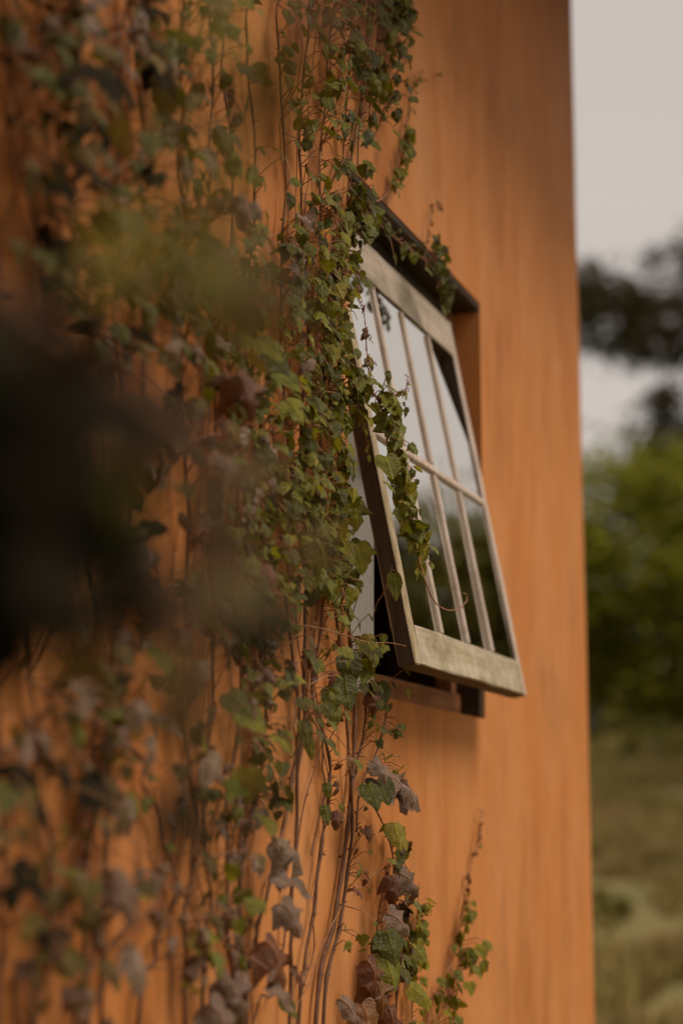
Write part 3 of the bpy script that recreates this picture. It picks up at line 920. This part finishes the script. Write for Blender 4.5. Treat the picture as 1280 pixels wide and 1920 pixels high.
# --- the thick middle strands, counted from the window
MID = [
    ('first thick green ivy strand counted from the window', [
        ([(560, 1935), (575, 1800), (600, 1600), (620, 1440), (585, 1300), (605, 1150), (600, 900), (608, 650), (598, 400), (612, 150), (632, -40)],
         [(-40, 350, 42, 'dgg'), (350, 700, 62, 'ggyd'), (700, 1160, 84, 'gygd'), (1160, 1330, 12, 'ggr'), (1330, 1560, 6, 'gr')])]),
    ('second thick ivy strand from the window, with slender hanging tails', [
        ([(545, 1935), (548, 1700), (562, 1420), (570, 1300), (572, 1100), (560, 900), (575, 620), (562, 330), (575, 60), (582, -40)],
         [(-40, 400, 34, 'ggd'), (400, 700, 48, 'gdy'), (700, 1130, 72, 'gygd'), (1250, 1400, 10, 'gd')])]),
    ('third ivy strand from the window, green above and bare stalks below', [
        ([(440, 1935), (470, 1800), (510, 1640), (545, 1480), (560, 1330), (540, 1150), (545, 900), (525, 620), (535, 330), (520, 60), (528, -40)],
         [(-40, 420, 18, 'gdg'), (420, 700, 30, 'gdp'), (700, 1150, 68, 'ggyd')]),
        ([(450, 1640), (468, 1560), (492, 1420), (500, 1300), (492, 1150), (505, 950), (515, 800)],
         [(850, 1180, 30, 'gdy'), (1290, 1420, 6, 'ggp')])]),
    ('fourth ivy strand from the window, with a dark lower tail', [
        ([(462, 1935), (452, 1760), (456, 1600), (478, 1480), (480, 1350), (490, 1220), (478, 1050), (490, 850), (470, 620), (478, 330), (462, 60), (468, -40)],
         [(420, 720, 26, 'gdyd'), (720, 1120, 52, 'ggdy'), (1200, 1330, 8, 'gd'), (1330, 1530, 22, 'dgd'), (0, 420, 8, 'gd')])]),
    ('fifth ivy strand from the window, mixed green and purple leaves', [
        ([(440, 1935), (424, 1700), (430, 1500), (452, 1300), (438, 1100), (450, 850), (425, 620), (440, 330), (418, 150), (425, -40)],
         [(480, 780, 32, 'gdyg'), (780, 1150, 46, 'gdpg'), (1180, 1420, 18, 'dgp'), (1420, 1900, 9, 'pgp')]),
        ([(375, 1935), (392, 1700), (385, 1500), (400, 1250), (392, 1000), (405, 750), (385, 480), (398, 200), (390, -40)],
         [(560, 900, 26, 'gdgp'), (900, 1250, 26, 'gdp'), (1250, 1850, 14, 'pgdy'), (80, 560, 12, 'gdp')])]),
]
def build_strands(v, strands, size, offs, r0, jit, reach, up, wig=.009, dens=1.0):
    for path, segs in strands:
        off = v.rng.uniform(*offs)
        a = v.stem(W(path, off, True), r0, r0 * .45, wig=wig)
        for q in range(2):
            dx = v.rng.uniform(-26, 26)
            k0 = v.rng.randrange(0, max(1, len(path) - 4)); k1 = min(len(path), k0 + v.rng.randrange(4, 8))
            v.stem(W([(px + dx + v.rng.uniform(-11, 11), py) for px, py in path[k0:k1]], v.rng.uniform(.006, .02)), r0 * v.rng.uniform(.28, .45), r0 * .2, v.rng.choice([M_STEM, M_SHOOT, M_SHOOT]), wig=.018)
        xs = path[len(path) // 2][0]
        for (ya, yb, n, kinds) in segs:
            v.foliate(a, round(n * dens), kinds, size, y0=onwall(xs, ya).z, y1=onwall(xs, yb).z, jitter=jit, reach=reach, up=up)
for lab, strands in MID:
    v = V(lab, strands[0][0][0])
    build_strands(v, strands, (.026, .048), (.010, .022), .0034, .024, (.018, .055), .5)
    if lab.startswith('third'):            # the big single leaves low on the bare stalks
        for x, y, s, k, sh, ty in ((515, 1570, .085, 'p', 'three', .8), (508, 1650, .095, 'p', 'narrow', .9), (528, 1690, .065, 'p', 'lobed', .3), (498, 1762, .090, 'r', 'three', .35), (545, 1815, .03, 'r', 'narrow', .2),
                               (500, 1850, .06, 'p', 'narrow', .5), (530, 1870, .04, 'd', 'narrow', .2), (505, 1280, .03, 'y', 'narrow', 1.5), (520, 1276, .03, 'y', 'narrow', 1.2), (535, 1270, .03, 'y', 'narrow', 1), (550, 1268, .028, 'y', 'narrow', 1)):
            v.leaf(onwall(x, y, .05), s, k, sh, Vector((.5, -.55, .7)), Vector((.1, ty, -.8)))
        v.stem(W([(545, 1285, .03), (520, 1282, .03), (495, 1290, .03), (480, 1282, .03)], .03), .0012, .0008, M_SHOOT)
        v.stem(W([(470, 1935), (490, 1870), (520, 1840), (560, 1560), (590, 1440), (612, 1380)], .012), .0016, .0009)
    if lab.startswith('second'):
        for x, y, s in ((568, 1352, .045), (578, 1385, .036), (612, 1468, .03), (608, 1510, .034)):
            v.leaf(onwall(x, y, .03), s, 'g', 'narrow', Vector((.5, -.8, .2)), Vector((.1, .2, -1)))
    if lab.startswith('fourth'):
        for x, y, s, k in ((420, 1830, .08, 'p'), (395, 1880, .09, 'p'), (450, 1330, .052, 'g'), (430, 1300, .05, 'd'), (485, 640, .05, 'g'), (500, 665, .052, 'd'), (522, 700, .046, 'g'), (538, 750, .044, 'y')):
            v.leaf(onwall(x, y, .06), s, k, 'heart' if k in 'gd' else 'three', Vector((.5, -.6, .6)), Vector((.15, .5, -.9)))

# --- left strands: older stems, larger purple and dark leaves
LEFT = [
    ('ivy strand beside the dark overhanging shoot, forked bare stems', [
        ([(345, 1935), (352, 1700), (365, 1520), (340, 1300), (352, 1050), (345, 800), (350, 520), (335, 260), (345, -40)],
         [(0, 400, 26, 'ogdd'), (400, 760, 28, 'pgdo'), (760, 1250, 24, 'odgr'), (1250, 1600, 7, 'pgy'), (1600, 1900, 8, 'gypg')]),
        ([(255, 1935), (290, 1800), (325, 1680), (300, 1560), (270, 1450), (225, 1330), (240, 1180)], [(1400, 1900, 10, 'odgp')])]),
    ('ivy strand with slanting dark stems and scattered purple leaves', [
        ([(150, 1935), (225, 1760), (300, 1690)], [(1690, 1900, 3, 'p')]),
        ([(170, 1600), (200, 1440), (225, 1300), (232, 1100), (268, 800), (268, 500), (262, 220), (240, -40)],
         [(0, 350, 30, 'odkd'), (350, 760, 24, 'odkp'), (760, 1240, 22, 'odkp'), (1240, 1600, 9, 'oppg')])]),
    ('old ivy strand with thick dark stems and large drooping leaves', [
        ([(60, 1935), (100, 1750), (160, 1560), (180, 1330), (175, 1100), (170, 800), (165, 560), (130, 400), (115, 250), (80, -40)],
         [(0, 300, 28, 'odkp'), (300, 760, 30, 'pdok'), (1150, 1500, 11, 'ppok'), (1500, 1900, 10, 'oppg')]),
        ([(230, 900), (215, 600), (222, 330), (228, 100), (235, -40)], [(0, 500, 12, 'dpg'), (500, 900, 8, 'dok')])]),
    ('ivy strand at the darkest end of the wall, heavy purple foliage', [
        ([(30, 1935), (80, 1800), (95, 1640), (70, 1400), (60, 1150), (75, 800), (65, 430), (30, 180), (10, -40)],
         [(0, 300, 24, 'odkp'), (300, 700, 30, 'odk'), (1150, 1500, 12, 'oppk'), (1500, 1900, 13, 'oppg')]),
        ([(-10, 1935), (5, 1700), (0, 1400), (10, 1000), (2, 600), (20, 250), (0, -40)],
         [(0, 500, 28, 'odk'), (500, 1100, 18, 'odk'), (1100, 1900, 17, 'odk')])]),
]
for lab, strands in LEFT:
    v = V(lab, strands[0][0][0])
    build_strands(v, strands, (.036, .068), (.010, .035), .0038, .035, (.03, .13), .75, .018, 1.0)
    for q in range(4):                     # side runners that cross between the stems
        px, py = strands[0][0][0][0] + v.rng.uniform(-20, 150), v.rng.uniform(1180, 1860)
        dx, dy = v.rng.choice((-1, 1)) * v.rng.uniform(50, 130), -v.rng.uniform(70, 210)
        c = v.stem(W([(px, py), (px + dx * .25, py + dy * .45), (px + dx * .7, py + dy * .65), (px + dx, py + dy)], v.rng.uniform(.008, .03)), .0019, .0009, M_SHOOT, wig=.014)
        v.foliate(c, 3, 'opg', (.03, .05), up=.7)

# --- shoots that hang out from the wall towards the viewer
def shoot(label, pts, n, kinds, size, spread, seed_, up=.5, shapes=None):
    v = Vine(label, pts[0], seed_, group='ivy shoots arching out from the wall', name='ivy_shoot')
    a = v.stem(pts, .0036, .0012, wig=.006)
    rng = v.rng
    vs, fs = [], []
    m = len(a)
    for k in range(n):
        f = rng.uniform(.45, 1) * (m - 1)
        i = int(f)
        p = a[i].lerp(a[min(i + 1, m - 1)], f - i)
        q = p + Vector((rng.gauss(0, spread[0]), rng.gauss(0, spread[1]), rng.gauss(0, spread[2])))
        tube(vs, fs, [p - v.base, p.lerp(q, .5) + Vector((0, 0, .01)) - v.base, q - v.base], [.0012, .001, .0008], 4)
        v.leaf(q, rng.uniform(*size), rng.choice(kinds), rng.choice(['lobed', 'heart', 'three']),
               Vector((rng.gauss(.3, .5), rng.gauss(-.5, .5), up + rng.gauss(0, .4))), Vector((rng.gauss(0, .4), rng.gauss(0, .4), -1)))
    link('leaf_stalks', mesh('leaf_stalks', vs, fs), M_STEM, v.root)['kind'] = 'stuff'
    return v
e = along(-70, 850, .74)
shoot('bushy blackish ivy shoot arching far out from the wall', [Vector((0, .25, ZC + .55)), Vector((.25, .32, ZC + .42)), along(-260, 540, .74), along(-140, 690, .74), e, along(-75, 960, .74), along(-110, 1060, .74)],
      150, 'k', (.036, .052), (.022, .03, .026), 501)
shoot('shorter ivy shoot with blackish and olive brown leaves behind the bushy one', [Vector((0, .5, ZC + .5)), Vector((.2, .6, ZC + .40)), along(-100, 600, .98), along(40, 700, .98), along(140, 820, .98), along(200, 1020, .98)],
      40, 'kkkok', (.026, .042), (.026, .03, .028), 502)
shoot('wispy ivy shoot with brown leaves hanging before the wall', [Vector((0, .8, ZC + .62)), Vector((.22, .78, ZC + .5)), along(270, 740, .86), along(360, 880, .84), along(400, 1060, .83), along(390, 1290, .83)],
      22, 'opok', (.020, .034), (.026, .03, .034), 503)
shoot('wispy ivy shoot with olive yellow leaves before the wall', [Vector((0, .50, ZC + .78)), Vector((.3, .48, ZC + .70)), along(480, -90, .72), along(580, 30, .70), along(530, 200, .70), along(430, 370, .70), along(330, 560, .70)],
      18, 'yoyg', (.018, .032), (.026, .03, .030), 504)
